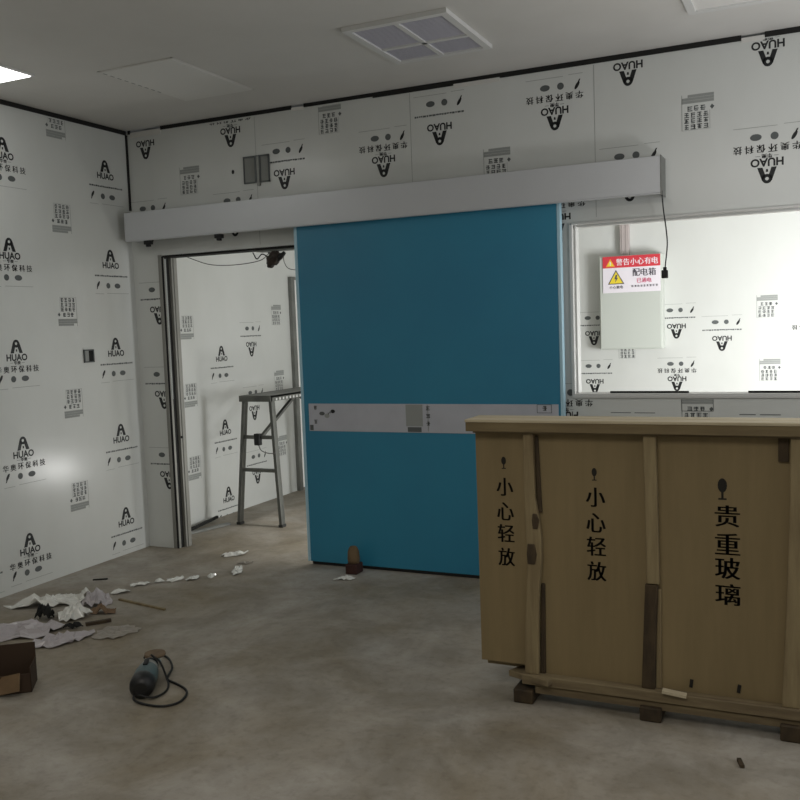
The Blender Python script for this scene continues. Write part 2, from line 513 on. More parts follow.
for x, z in ((2.523, 0.845), (3.593, 1.197), (2.523, 1.27), (3.227, 1.31), (4.68, 0.86)): P.at(x, z, True); unit_b(P)
for i, (x, z) in enumerate(((3.945, 1.555), (3.965, 1.035), (2.82, 1.24), (1.8, 1.04), (5.03, 1.5))): P.at(x, z, True); stamp(P, 60+i)
P.flush(fw, lambda u, v: V((u, 2.9992, v)), [(-0.1, RX, 0, 2.7)])
tag(fw.build('wall_far', [M_filmin]+WALLM[1:]), kind='structure')
nr = MB(); nr.box(RX, RX+0.1, 0.1, 3.1, 0, 2.75)
tag(nr.build('wall_right_next_room', M_filmin), kind='structure')

# shadow gap under the ceiling drawn as dark strips, broken by patches of pale filler
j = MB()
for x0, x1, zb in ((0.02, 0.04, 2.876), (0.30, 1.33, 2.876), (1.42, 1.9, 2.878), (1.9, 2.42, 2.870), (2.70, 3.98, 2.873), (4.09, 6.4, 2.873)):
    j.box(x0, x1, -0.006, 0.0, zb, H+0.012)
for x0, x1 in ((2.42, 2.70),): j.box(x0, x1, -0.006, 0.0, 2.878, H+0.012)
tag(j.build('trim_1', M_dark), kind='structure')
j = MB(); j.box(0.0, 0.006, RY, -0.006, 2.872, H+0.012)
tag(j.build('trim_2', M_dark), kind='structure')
j = MB()
for x0, x1, zb in ((0.04, 0.30, 2.85), (1.33, 1.42, 2.866), (2.42, 2.7, 2.855), (3.98, 4.09, 2.862)):
    j.box(x0, x1, -0.005, 0.0, zb, 2.885)
tag(j.build('trim_3', M_ceil), kind='structure')
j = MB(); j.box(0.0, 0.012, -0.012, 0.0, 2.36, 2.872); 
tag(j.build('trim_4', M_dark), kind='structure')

# steel lining of the door opening: outer dark groove, white strip, steel reveal
j = MB()
j.box(OX0-0.03, OX0-0.004, -0.008, 0.0, 0.0, OZ+0.006)
j.box(OX0-0.004, OX0+0.010, -0.004, 0.09, 0, OZ-0.004, 1)
j.box(OX0+0.010, OX0+0.013, 0.008, 0.024, 1.05, OZ-0.02, 2)
j.box(OX0+0.010, OX0+0.013, 0.0, 0.02, 0.0, 1.05)
j.box(OX0+0.010, OX0+0.012, 0.0, 0.006, 1.05, OZ-0.012)
j.box(OX0+0.010, OX0+0.034, 0.052, 0.112, 0, OZ-0.01)
j.box(OX0+0.034, OX0+0.040, 0.070, 0.094, 0.0, OZ-0.01)
j.box(OX0-0.004, OX1+0.004, 0.0, 0.10, OZ-0.012, OZ+0.004, 1)
j.box(OX0+0.75, OX1+0.004, 0.02, 0.10, OZ-0.022, OZ-0.012, 2)
j.box(OX1-0.014, OX1+0.004, -0.002, 0.11, 0, OZ-0.012)
j.cyl((OX0+0.034, 0.06, 0.78), (OX0+0.042, 0.06, 0.78), 0.009, 10, 1)
tag(j.build('trim_5', [M_steel, M_dark, M_ink3], bevel=0.002), kind='structure')
# inner wall sealing the thickness next to the door
# far door in the next room
d = bpy.data.objects.new('door_2', None); COL.objects.link(d); d.location = (-0.1, 2.24, 0); tag(d, kind='structure')
m = MB(); m.box(-0.099, -0.065, 2.185, 2.245, 0, 1.96); m.box(-0.099, -0.065, 2.185, 2.985, 1.96, 1.985); m.box(-0.099, -0.065, 2.955, 2.985, 0, 1.96)
m.build('door_frame', M_alud, d)
m = MB(); m.box(-0.15, -0.11, 2.26, 2.95, 0.01, 1.96); m.build('door_leaf', M_white, d)

# ------------------------------------------------------------------ window between the rooms
w = bpy.data.objects.new('window_1', None); COL.objects.link(w); w.location = ((WX0+WX1)/2, 0, WZ0)
tag(w, kind='structure')
m = MB()
m.box(WX0-0.004, WX0+0.014, -0.012, 0.02, WZ0-0.002, WZ1+0.004)
m.box(WX0+0.014, WX0+0.024, 0.03, 0.10, WZ0, WZ1)
m.box(WX1-0.014, WX1+0.004, -0.012, 0.10, WZ0-0.002, WZ1+0.004)
m.build('side_frame', M_wfr, w, 0.002)
m = MB()
m.box(WX0, WX1, -0.012, 0.02, WZ1-0.006, WZ1+0.004)
m.box(WX0, WX1, 0.04, 0.10, WZ1-0.016, WZ1-0.004)
m.build('head_frame', M_wfr, w, 0.002)
m = MB(); m.box(WX0, WX1, -0.01, 0.105, WZ0-0.004, WZ0+0.006)
m.box(WX0-0.004, WX1+0.004, -0.012, 0.0, WZ0-0.018, WZ0-0.002)
m.build('sill', M_wfr, w, 0.002)
m = MB(); m.box(WX0+0.002, WX0+0.012, 0.022, 0.028, WZ0+0.01, WZ1-0.01); m.box(WX0+0.2, WX0+0.62, 0.03, 0.05, WZ0+0.006, WZ0+0.016); m.box(WX0+0.92, WX1-0.2, 0.03, 0.05, WZ0+0.006, WZ0+0.016)
m.build('gasket', M_dark, w)

# ------------------------------------------------------------------ sliding door
DX0, DX1, DZ0, DZ1, DY0, DY1 = 1.385, 3.035, 0.022, 2.15, -0.10, -0.058
d = empty('door_1', ((DX0+DX1)/2, -0.08, DZ0), 'blue sliding door leaf with a pale grey kick band, partly covering the doorway', 'door')
tag(d, kind='structure')
m = MB(); m.box(DX0, DX1, DY0, DY1, DZ0, DZ1); m.build('leaf', M_blue, d, 0.002)
m = MB(); m.box(DX0+0.035, DX1-0.012, DY0-0.004, DY0+0.002, 0.862, 1.034)
P = Print().at(0, 0)
rnd = random.Random(4)
for k in range(2): glyph(P, 1.468, 1.01-k*0.09, 0.026, 2, rnd)
P.ell(1.515, 0.972, 0.02, 0.012, 2); P.ell(1.55, 0.958, 0.018, 0.014, 3); P.ell(1.592, 0.986, 0.016, 0.012, 1)
for k in range(3): P.rect(1.556+k*0.012, 1.564+k*0.012, 0.965+k*0.008, 0.978+k*0.006, 2)
P.rect(2.10, 2.19, 0.866, 0.895, 2)
P.rect(2.09, 2.20, 0.90, 1.03, 3)
for k in range(3): glyph(P, 2.235, 1.008-k*0.045, 0.026, 2, rnd)
P.rect(2.232, 2.236, 0.87, 1.03, 3)
P.rect(1.425, 1.45, 0.866, 0.9, 2)
glyph(P, 2.945, 1.012, 0.03, 2, rnd); P.frame(2.90, 2.985, 0.985, 1.034, 0.003, 2)
P.flush(m, lambda u, v: V((u, DY0-0.0048, v)))
m.build('kick_band', [M_band]+WALLM[1:], d)
m = MB(); m.box(DX0-0.02, DX0, DY0-0.002, DY1+0.002, DZ0, DZ1); m.build('edge_trim', M_trimb, d, 0.002)
m = MB(); m.box(DX1, DX1+0.018, DY0-0.002, DY1+0.002, DZ0, DZ1); m.build('edge_trim', M_trimb, d, 0.002)
m = MB(); m.box(DX0+0.01, DX1-0.01, DY0+0.006, DY1-0.004, 0.004, DZ0); m.build('bottom_seal', M_rubber, d)

t = empty('door_track_cover', (1.84, 0, 2.13), 'long grey metal track cover above the blue sliding door', 'track cover')
m = MB()
m.box(0.07, 3.597, -0.150, -0.146, 2.138, 2.325)         # face
m.box(0.07, 3.597, -0.150, -0.001, 2.321, 2.325)         # top
m.box(0.07, 0.074, -0.150, -0.001, 2.138, 2.325)
m.box(0.07, 3.597, -0.150, -0.125, 2.131, 2.138)         # folded lower lip
m.build('cover', M_alu, t, 0.003)
m = MB(); m.box(3.597, 3.600, -0.152, -0.001, 2.128, 2.328); m.build('end_cap', M_alud, t)
m = MB(); m.box(0.12, 3.59, -0.075, -0.001, 2.17, 2.23); m.build('rail', M_alud, t)
for x in (0.245, 0.82):
    m = MB(); m.box(x-0.025, x+0.025, -0.145, -0.105, 2.105, 2.131); m.box(x-0.012, x+0.012, -0.14, -0.11, 2.09, 2.105)
    m.build('door_stop', M_rubber, t, 0.003)
m = MB(); m.box(1.39, 3.03, -0.09, -0.066, 2.148, 2.18); m.build('hanger', M_alud, t)

# ------------------------------------------------------------------ things on the ceiling
ZC = H+0.012
t = empty('ceiling_vent', (2.573, -0.843, ZC), 'white square ceiling vent with louvres and a cross bar, above the blue door', 'vent')
x0, x1, y0, y1 = 2.31, 2.838, -1.158, -0.53
m = MB()
fwid = 0.035
m.box(x0, x1, y0, y0+fwid, ZC-0.022, ZC-0.001); m.box(x0, x1, y1-fwid, y1, ZC-0.022, ZC-0.001)
m.box(x0, x0+fwid, y0+fwid, y1-fwid, ZC-0.022, ZC-0.001); m.box(x1-fwid, x1, y0+fwid, y1-fwid, ZC-0.022, ZC-0.001)
m.build('vent_frame', M_vent, t)
xm, ym = (x0+x1)/2, (y0+y1)/2+0.06
m = MB(); m.box(xm-0.012, xm+0.012, y0+fwid, y1-fwid, ZC-0.02, ZC-0.004); m.box(x0+fwid, x1-fwid, ym-0.012, ym+0.012, ZC-0.02, ZC-0.004)
m.build('cross_bar', M_vent, t)
m = MB(); m.box(x0+0.01, x1-0.01, y0+0.01, y1-0.01, ZC-0.004, ZC-0.001); m.build('backing', M_vback, t)
for a, b in ((y0+fwid, ym-0.012), (ym+0.012, y1-fwid)):
    for c, e in ((x0+fwid, xm-0.012), (xm+0.012, x1-fwid)):
        m = MB(); n = int((b-a)/0.016)
        for k in range(n):
            yy = a + (k+0.5)*(b-a)/n
            m.bar((c, yy, ZC-0.012), (e, yy, ZC-0.012), 0.002, 0.016, (0, 0.99, 0.12))
        m.build('louvre', M_louver, t)

t = empty('access_panel', (1.1, -0.82, ZC), 'pale rectangular access panel set in the ceiling near the left corner', 'panel')
m = MB(); m.box(0.875, 1.345, -1.19, -0.465, ZC-0.006, ZC-0.001)
for k in range(9): m.box(0.876, 0.882, -1.17+k*0.055, -1.14+k*0.055, ZC-0.0066, ZC-0.006, 1)
m.build('panel', [M_panel, M_ink2], t, 0.002)
m = MB(); m.box(0.865, 0.875, -1.20, -0.455, ZC-0.004, ZC-0.001); m.box(1.345, 1.355, -1.20, -0.455, ZC-0.004, ZC-0.001)
m.box(0.865, 1.355, -1.20, -1.19, ZC-0.004, ZC-0.001); m.box(0.865, 1.355, -0.465, -0.455, ZC-0.004, ZC-0.001)
m.build('panel_frame', M_ceil, t)

t = empty('ceiling_light', (0.35, -1.95, ZC), 'lit white panel lamp on the ceiling at the far left', 'lamp')
m = MB(); m.box(0.12, 0.56, -2.57, -1.335, ZC-0.012, ZC-0.001); m.build('lamp_housing', M_vent, t)
m = MB(); m.box(0.14, 0.545, -2.55, -1.35, ZC-0.016, ZC-0.011); m.build('diffuser', M_lampd, t)

t = empty('ceiling_light', (4.1, -0.8, ZC), 'unlit pale panel lamp on the ceiling above the window', 'lamp')
m = MB()
m.box(3.79, 4.39, -1.12, -1.085, ZC-0.018, ZC-0.001); m.box(3.79, 4.39, -0.555, -0.52, ZC-0.018, ZC-0.001)
m.box(3.79, 3.825, -1.085, -0.555, ZC-0.018, ZC-0.001); m.box(4.355, 4.39, -1.085, -0.555, ZC-0.018, ZC-0.001)
m.build('lamp_housing', M_vent, t)
m = MB(); m.box(3.82, 4.36, -1.09, -0.55, ZC-0.010, ZC-0.001); m.build('diffuser', M_lampoff, t)

# ------------------------------------------------------------------ small fittings on the walls
t = empty('junction_box', (1.055, 0, 2.535), 'open metal junction box cut into the wall above the track cover', 'electrical box')
m = MB()
m.box(0.955, 1.15, -0.012, -0.001, 2.612, 2.622); m.box(0.955, 1.15, -0.012, -0.001, 2.450, 2.458)
m.box(0.955, 0.962, -0.012, -0.001, 2.45, 2.62); m.box(1.143, 1.15, -0.012, -0.001, 2.45, 2.62)
m.box(1.045, 1.056, -0.018, -0.001, 2.455, 2.615); m.box(1.078, 1.085, -0.012, -0.001, 2.455, 2.615)
m.build('rim', M_ink2, t)
m = MB(); m.box(0.96, 1.045, -0.006, -0.001, 2.456, 2.614); m.box(1.085, 1.145, -0.006, -0.001, 2.456, 2.614); m.build('back_plate', M_ink3b, t)
m = MB(); m.box(1.057, 1.076, -0.014, -0.001, 2.43, 2.615); m.build('rail', M_alud, t)

t = empty('switch_box', (0, -0.485, 1.38), 'small dark square switch box in the left wall', 'electrical box')
m = MB()
for a in ((-0.53, -0.522, 1.335, 1.42), (-0.449, -0.441, 1.335, 1.42), (-0.53, -0.441, 1.412, 1.42), (-0.53, -0.441, 1.335, 1.343)):
    m.box(0.001, 0.010, *a)
m.build('rim', M_ink2, t)
m = MB(); m.box(0.001, 0.004, -0.522, -0.485, 1.343, 1.412); m.build('cover', M_ink3, t)
m = MB(); m.box(0.001, 0.003, -0.485, -0.449, 1.343, 1.412); m.build('opening', M_dark, t)

t = empty('hanging_cable', (3.6, -0.08, 2.12), 'thin black cable with a plug hanging from the end of the track cover', 'cable')
m = MB(); m.tube([(3.598, -0.12, 2.15), (3.600, -0.09, 2.06), (3.612, -0.08, 1.95), (3.616, -0.08, 1.87), (3.604, -0.08, 1.755)], 0.0035, 8)
m.build('cord', M_black, t)
m = MB(); m.box(3.586, 3.618, -0.092, -0.068, 1.70, 1.742); m.box(3.594, 3.612, -0.088, -0.072, 1.742, 1.758)
m.build('plug', M_rubber, t, 0.003)

t = empty('cable_bundle', (1.11, 0.05, 1.994), 'dark taped cable bundle hanging from the top of the doorway', 'cable bundle')
m = MB()
m.lathe((1.155, 0.05, 2.009), (1.075, 0.045, 1.919), [(0, 0.014), (0.1, 0.028), (0.2, 0.026), (0.35, 0.040), (0.5, 0.036), (0.65, 0.038), (0.8, 0.026), (0.9, 0.024), (1, 0.010)], 16)
bmesh.ops.transform(m.bm, matrix=Matrix.Identity(4), verts=m.bm.verts)
for v in m.bm.verts: v.co += V((noise.noise(v.co*40), noise.noise(v.co*40+V((9, 0, 0))), noise.noise(v.co*40+V((0, 9, 0)))))*0.018
m.build('taped_lump', M_bundle, t)
m = MB(); m.lathe((1.135, 0.05, 1.949), (1.20, 0.05, 1.999), [(0, 0.014), (0.5, 0.018), (1, 0.012)], 10); m.box(1.085, 1.105, 0.03, 0.05, 2.0, 2.007)
m.build('connector', M_black, t)
m = MB(); m.tube([(0.42, 0.06, 2.018), (0.60, 0.06, 1.959), (0.80, 0.06, 1.944), (1.0, 0.055, 1.959), (1.08, 0.05, 2.0)], 0.003, 6); m.build('wire', M_wire, t)
m = MB(); m.tube([(0.95, 0.06, 2.016), (0.98, 0.06, 1.972), (1.03, 0.05, 2.0), (1.09, 0.05, 1.964)], 0.004, 6); m.build('wire', M_black, t)
m = MB(); m.tube([(1.185, 0.06, 1.996), (1.19, 0.06, 1.934), (1.24, 0.06, 1.889), (1.42, 0.06, 1.879)], 0.0025, 6); m.build('wire', M_wire, t)

# ------------------------------------------------------------------ electrical cabinet, conduit, sign in the room beyond
t = empty('electrical_cabinet', (2.87, 3.0, 1.23), 'pale grey electrical cabinet on the far wall seen through the window', 'cabinet')
m = MB(); m.box(2.605, 3.134, 2.872, 2.998, 1.232, 2.03); m.build('body', M_elbox, t, 0.004)
m = MB(); m.box(2.615, 3.124, 2.862, 2.871, 1.242, 2.02); m.build('cabinet_door', M_elbox, t, 0.003)
m = MB(); m.box(2.775, 2.85, 2.94, 2.998, 2.031, 2.745)
m.box(2.79, 2.80, 2.936, 2.94, 2.031, 2.745); m.box(2.825, 2.835, 2.936, 2.94, 2.031, 2.745)
tag(m.build('cable_conduit', M_pipe, bevel=0.004), 'vertical grey cable conduit rising from the electrical cabinet', 'conduit')

SX0, SX1, SZ0, SZ1, SY = 2.643, 3.124, 1.716, 2.024, 2.853
m = MB(); m.box(SX0, SX1, SY, SY+0.006, SZ0, SZ1)
P = Print().at(0, 0)
P.rect(SX0, SX1, 1.927, SZ1, 1)
# header triangle
P.poly([(2.668, 1.937), (2.748, 1.937), (2.708, 2.007)], 3)
P.poly([(2.680, 1.943), (2.736, 1.943), (2.708, 1.993)], 2)
P.rect(2.7045, 2.7115, 1.957, 1.98, 0); P.rect(2.7045, 2.7115, 1.947, 1.953, 0)
for k, ch in enumerate('警告小心有电'): P.text(ch, 2.785+k*0.059, 1.974, 0.05, 0.056, 0)
# yellow triangle with bolt
P.poly([(2.685, 1.788), (2.825, 1.788), (2.755, 1.91)], 5)
P.poly([(2.698, 1.795), (2.812, 1.795), (2.755, 1.895)], 2)
P.poly([(2.752, 1.868), (2.768, 1.868), (2.76, 1.842), (2.772, 1.842), (2.747, 1.803), (2.752, 1.831), (2.741, 1.831)], 5)
for k, ch in enumerate('小心触电'): P.text(ch, 2.711+k*0.03, 1.763, 0.024, 0.026, 5)
for k, ch in enumerate('配电箱'): P.text(ch, 2.925+k*0.066, 1.881, 0.058, 0.062, 5)
for k, ch in enumerate('已通电'): P.text(ch, 2.948+k*0.042, 1.812, 0.036, 0.038, 4)
rnd = random.Random(2)
for k in range(9): glyph(P, 2.893+k*0.025, 1.766, 0.017, 5, rnd)
layer = [0]
def signpt(u, v):
    layer[0] += 1
    return V((u, SY-0.0008, v))
# stack the ink layers a hair apart so that they do not fight
items = P.items; P.items = []
for i, it in enumerate(items):
    P.items = [it]
    P.flush(m, lambda u, v, i=i: V((u, SY-0.0004-0.00004*i, v)))
tag(m.build('warning_sign', [M_signw, M_red, M_yel, M_org, M_mag, M_sink]), 'red and white electrical warning sign with a yellow triangle', 'sign')

# ------------------------------------------------------------------ wooden crate
FY = -1.69
t = empty('wooden_crate', (3.8, -1.55, 0), 'tall narrow plywood crate with black stencilled characters in front of the window', 'crate')
def icon_glass(P, x, z, s):
    P.ell(x, z, 0.016*s, 0.026*s, 1, 14)
    P.poly([(x-0.004*s, z-0.024*s), (x+0.004*s, z-0.024*s), (x+0.004*s, z-0.046*s), (x-0.004*s, z-0.046*s)], 1)
    P.rect(x-0.014*s, x+0.014*s, z-0.052*s, z-0.046*s, 1)
def column(P, x, zs, chars, w, h):
    for z, ch in zip(zs, chars): P.text(ch, x, z, w, h, 1)
def panel(x0, x1, zb, draw=None):
    m = MB(); m.box(x0, x1, -1.655, -1.64, zb, 1.07)
    if draw:
        P = Print().at(0, 0); draw(P)
        P.flush(m, lambda u, v: V((u, -1.6558, v)))
    return m.build('front_panel', [M_ply, M_stencil], t)
def d1(P):
    icon_glass(P, 3.215, 0.957, 0.62); column(P, 3.217, (0.853, 0.755, 0.667, 0.572), '小心轻放', 0.066, 0.072)
def d2(P):
    icon_glass(P, 3.572, 0.924, 0.62); column(P, 3.575, (0.828, 0.730, 0.639, 0.543), '小心轻放', 0.07, 0.074)
def d3(P):
    icon_glass(P, 4.030, 0.892, 1.0); column(P, 4.046, (0.782, 0.680, 0.592, 0.496), '贵重玻璃', 0.082, 0.078)
def d4(P): pass
panel(3.10, 3.328, 0.14, d1); panel(3.330, 3.782, 0.10, d2); panel(3.784, 4.268, 0.10, d3); panel(4.27, 4.50, 0.14)
m = MB(); m.box(3.10, 3.115, -1.64, -1.585, 0.14, 1.07); m.build('side_panel', M_ply, t)
m = MB(); m.box(4.485, 4.50, -1.64, -1.585, 0.14, 1.07); m.build('side_panel', M_ply, t)
m = MB(); m.box(3.10, 4.50, -1.585, -1.57, 0.10, 1.07); m.build('back_panel', M_ply, t)
m = MB(); m.box(3.078, 4.52, -1.715, -1.64, 1.114, 1.125); m.build('top_board', M_top, t, 0.002)
m = MB(); m.box(3.082, 4.52, -1.637, -1.555, 1.114, 1.126); m.build('top_board', M_top, t, 0.002)
m = MB(); m.box(3.080, 4.52, -1.712, -1.69, 1.078, 1.114); m.build('edge_board', M_edge, t, 0.002)
m = MB(); m.box(3.102, 4.498, -1.69, -1.57, 1.07, 1.114); m.build('lid_frame', M_rail, t)
def wobble(o, amp, sc):
    for v in o.data.vertices:
        n = noise.noise_vector(v.co*sc); v.co += V((n.x*amp, 0, 0))
def post(pts, w, dpt, mt, y=-1.672, name='post'):
    m = MB(); rnd = random.Random(int(pts[0][0]*100))
    ring = []
    for x, z, ww in pts:
        ring.append([m.bm.verts.new((x-ww/2, y-dpt/2, z)), m.bm.verts.new((x+ww/2, y-dpt/2, z)), m.bm.verts.new((x+ww/2, y+dpt/2, z)), m.bm.verts.new((x-ww/2, y+dpt/2, z))])
    for a, b in zip(ring, ring[1:]):
        for k in range(4): m.bm.faces.new([a[k], a[(k+1) % 4], b[(k+1) % 4], b[k]])
    m.bm.faces.new(ring[0][::-1]); m.bm.faces.new(ring[-1])
    return m.build(name, mt, t, 0.004)
# first post: a crooked bark-edged batten, with a darker strip behind its right edge
post([(3.318, 0.118, 0.056), (3.322, 0.28, 0.054), (3.330, 0.45, 0.050), (3.340, 0.58, 0.054), (3.338, 0.66, 0.060), (3.333, 0.74, 0.054), (3.326, 0.82, 0.042), (3.325, 1.07, 0.040)], 0, 0.033, M_batten)
post([(3.328, 0.56, 0.03), (3.331, 0.60, 0.04), (3.329, 0.64, 0.028)], 0, 0.006, M_darkwood, -1.691, 'bark')
post([(3.347, 0.70, 0.02), (3.350, 0.735, 0.03), (3.346, 0.76, 0.016)], 0, 0.006, M_darkwood, -1.691, 'bark')
post([(3.357, 0.118, 0.022), (3.366, 0.48, 0.014)], 0, 0.012, M_darkwood, -1.662, 'batten')
post([(3.360, 0.76, 0.018), (3.352, 1.06, 0.014)], 0, 0.012, M_darkwood, -1.662, 'batten')  # dark strip stands in for the shaded gap beside the post
post([(3.788, 0.52, 0.046), (3.786, 0.75, 0.045), (3.782, 1.07, 0.046)], 0, 0.033, M_batten)
post([(3.766, 0.118, 0.05), (3.772, 0.3, 0.046), (3.782, 0.517, 0.046)], 0, 0.028, M_darkwood, -1.670)
post([(3.800, 0.118, 0.024), (3.808, 0.497, 0.014)], 0, 0.012, M_batten, -1.662, 'batten')
post([(4.255, 0.118, 0.060), (4.264, 0.4, 0.054), (4.276, 0.8, 0.05), (4.28, 1.07, 0.05)], 0, 0.033, M_batten)
m = MB(); m.box(4.215, 4.248, -1.667, -1.656, 0.985, 1.068); m.build('batten', M_darkwood, t)
m = MB(); m.box(3.28, 4.46, -1.70, -1.655, 0.078, 0.118); m.build('bottom_rail', M_rail, t, 0.004)
m = MB(); m.box(3.33, 4.46, -1.688, -1.655, 0.042, 0.074); m.build('bottom_rail', M_rail, t, 0.004)
m = MB(); m.box(3.30, 4.46, -1.59, -1.555, 0.06, 0.118); m.build('bottom_rail', M_rail, t, 0.004)
for x in (3.275, 3.765, 4.25):
    m = MB(); m.box(x-0.03, x+0.05, -1.705, -1.54, 0.0, 0.056 if x < 4 else 0.06); o = m.build('skid', M_darkwood, t, 0.006)
m = MB(); m.bar((3.225, -1.62, 0.095), (3.405, -1.70, 0.105), 0.07, 0.026); m.build('cleat', M_rail, t, 0.004)
m = MB(); m.bar((3.82, -1.705, 0.128), (3.905, -1.70, 0.118), 0.03, 0.010); m.build('wood_splinter', M_top, t)
for x, z in ((3.915, 0.135), (4.08, 0.137)):
    m = MB(); m.bar((x, -1.657, z), (x+0.004, -1.657, z+0.03), 0.012, 0.004, (0, 1, 0)); m.build('nail_slot', M_stencil, t)

# ------------------------------------------------------------------ aluminium trestle platform behind the doorway
t = empty('trestle_platform', (0.42, 1.4, 0), 'grey aluminium step platform standing in the next room behind the doorway', 'step platform')
def endframe(y0, yt):
    for xb, xt in ((0.222, 0.295), (0.606, 0.535)):
        m = MB(); m.bar((xb, y0, 0.02), (xt, yt, 0.985), 0.027, 0.05, (0, 1, 0)); leg = m.build('leg', M_tres, t, 0.003)
        m = MB(); m.box(xb-0.019, xb+0.019, y0-0.028, y0+0.028, 0.0, 0.022); m.build('foot', M_tfoot, leg, 0.004, (0, 0, 0))
    for z in (0.43, 0.685):
        f = z/0.985; yy = y0+(yt-y0)*f
        m = MB(); m.bar((0.222+0.073*f, yy, z), (0.606-0.071*f, yy, z), 0.03, 0.026, (0, 0, 1)); m.build('rung', M_tres, t, 0.002)
endframe(0.80, 0.84)
endframe(2.00, 1.96)
m = MB()
m.box(0.272, 0.555, 0.80, 2.0, 0.992, 1.006)
m.box(0.272, 0.555, 0.79, 0.82, 0.962, 1.008); m.box(0.272, 0.555, 1.98, 2.01, 0.962, 1.008)
m.box(0.272, 0.286, 0.80, 2.0, 0.962, 1.008); m.box(0.541, 0.555, 0.80, 2.0, 0.962, 1.008)
for k in range(22): m.box(0.5552, 0.5562, 0.87+k*0.05, 0.89+k*0.05, 0.966, 0.984, 1)
m.build('platform', [M_tres, M_wfr], t)
m = MB(); m.bar((0.415, 0.815, 0.66), (0.415, 1.42, 0.985), 0.022, 0.028, (1, 0, 0)); m.build('brace', M_tres, t, 0.002)
m = MB(); m.bar((0.415, 1.985, 0.66), (0.415, 1.40, 0.985), 0.022, 0.028, (1, 0, 0)); m.build('brace', M_tres, t, 0.002)
m = MB(); m.box(0.39, 0.44, 0.79, 0.83, 0.625, 0.715); m.build('brace_lock', M_black, t, 0.004)
m = MB(); m.tube([(0.425, 0.80, 0.63), (0.45, 0.80, 0.585), (0.52, 0.80, 0.565), (0.575, 0.80, 0.57)], 0.004, 6); m.build('strap', M_wire, t)

m = MB(); m.bar((0.00, 0.42, 0.012), (-0.04, 0.86, 0.03), 0.02, 0.02)
tag(m.build('metal_offcut', M_dark), 'dark offcut leaning at the base of the wall behind the door frame', 'offcut')
m = MB(); m.bar((0.04, 0.36, 0.008), (0.14, 0.76, 0.008), 0.045, 0.014)
tag(m.build('metal_offcut', M_alud), 'grey flat offcut lying on the floor behind the door frame', 'offcut')

# ------------------------------------------------------------------ angle grinder on the floor with its cable
t = empty('power_tool', (1.70, -2.05, 0), 'grey and black power tool lying on the bare floor with a looped black cable', 'power tool')
A = V((1.795, -2.185, 0.052)); B = V((1.705, -2.035, 0.056))
m = MB(); m.lathe(A, B, [(0.0, 0.030), (0.03, 0.044), (0.25, 0.050), (0.6, 0.050), (0.85, 0.046), (1, 0.036)], 20); m.build('motor_body', M_tool, t)
D = (B-A).normalized(); Sd = V((D.y, -D.x, 0))
m = MB(); m.lathe(A-D*0.035, A+D*0.045, [(0, 0.026), (0.2, 0.047), (0.5, 0.0515), (0.9, 0.052), (1, 0.049)], 20); m.build('rear_cap', M_black, t)
m = MB(); m.lathe(B-D*0.01, B+D*0.035, [(0, 0.038), (0.5, 0.040), (1, 0.032)], 16); m.build('collar', M_toolmetal, t)
m = MB(); m.lathe(B+D*0.03, B+D*0.075, [(0, 0.030), (0.5, 0.034), (1, 0.028)], 16); m.build('neck', M_black, t)
C0 = B + D*0.105
m = MB(); m.lathe(C0+V((0, 0, -0.030)), C0+V((0, 0, 0.022)), [(0, 0.030), (0.4, 0.038), (1, 0.026)], 16); m.build('gear_head', M_toolmetal, t)
m = MB(); m.lathe(C0+V((0, 0, 0.020))+Sd*0.012, C0+V((0, 0, 0.034))+Sd*0.012, [(0, 0.044), (0.3, 0.047), (1, 0.045)], 24); m.build('disc_guard', M_disc, t)
m = MB(); m.bar(A+D*0.10+V((0, 0, 0.05)), A+D*0.15+V((0, 0, 0.052)), 0.018, 0.010); m.build('switch', M_black, t)
zc = 0.007
ca = [(1.782, -2.215, 0.03), (1.795, -2.235, 0.012), (1.86, -2.245, zc), (1.94, -2.235, zc), (1.978, -2.185, zc), (1.963, -2.115, zc), (1.92, -2.062, zc),
      (1.84, -2.024, zc), (1.775, -2.0, zc), (1.747, -1.96, zc), (1.70, -1.875, zc), (1.61, -1.79, zc), (1.53, -1.76, zc), (1.50, -1.80, 0.01), (1.54, -1.87, 0.03)]
m = MB(); m.tube(ca, 0.005, 8); m.build('cable', M_rubber, t)
m = MB(); m.tube([(1.80, -2.22, 0.03), (1.85, -2.19, 0.012), (1.855, -2.12, zc), (1.82, -2.05, zc), (1.765, -2.00, 0.03), (1.725, -1.985, 0.075), (1.70, -2.01, 0.112)], 0.0045, 8)
m.build('cable', M_rubber, t)

# ------------------------------------------------------------------ open cardboard box at the left edge
t = empty('cardboard_box', (1.19, -2.30, 0), 'open dark brown cardboard box on the floor at the left edge', 'box')
R_ = Matrix.Translation((1.178, -2.296, 0)) @ Matrix.Rotation(math.radians(38), 4, 'Z') @ Matrix.Scale(0.82, 4)
m = MB()
def wall4(pts):
    m._hull([R_ @ V(p) for p in pts], [(0, 1, 2, 3)])
m.box(-0.11, 0.11, -0.09, 0.09, 0.0, 0.006, 0, R_)
m.box(-0.11, 0.11, 0.085, 0.09, 0.0, 0.21, 0, R_); m.box(-0.11, 0.11, -0.09, -0.085, 0.0, 0.10, 0, R_)
m.box(-0.11, -0.105, -0.09, 0.09, 0.0, 0.17, 0, R_); m.box(0.105, 0.11, -0.09, 0.09, 0.0, 0.13, 0, R_)
m.build('carton', M_cardin, t)
m = MB(); m.bar(R_ @ V((-0.02, -0.093, 0.10)), R_ @ V((-0.02, -0.135, 0.02)), 0.17, 0.005, (0, -0.9, 0.4)); m.build('flap', M_cardb, t)

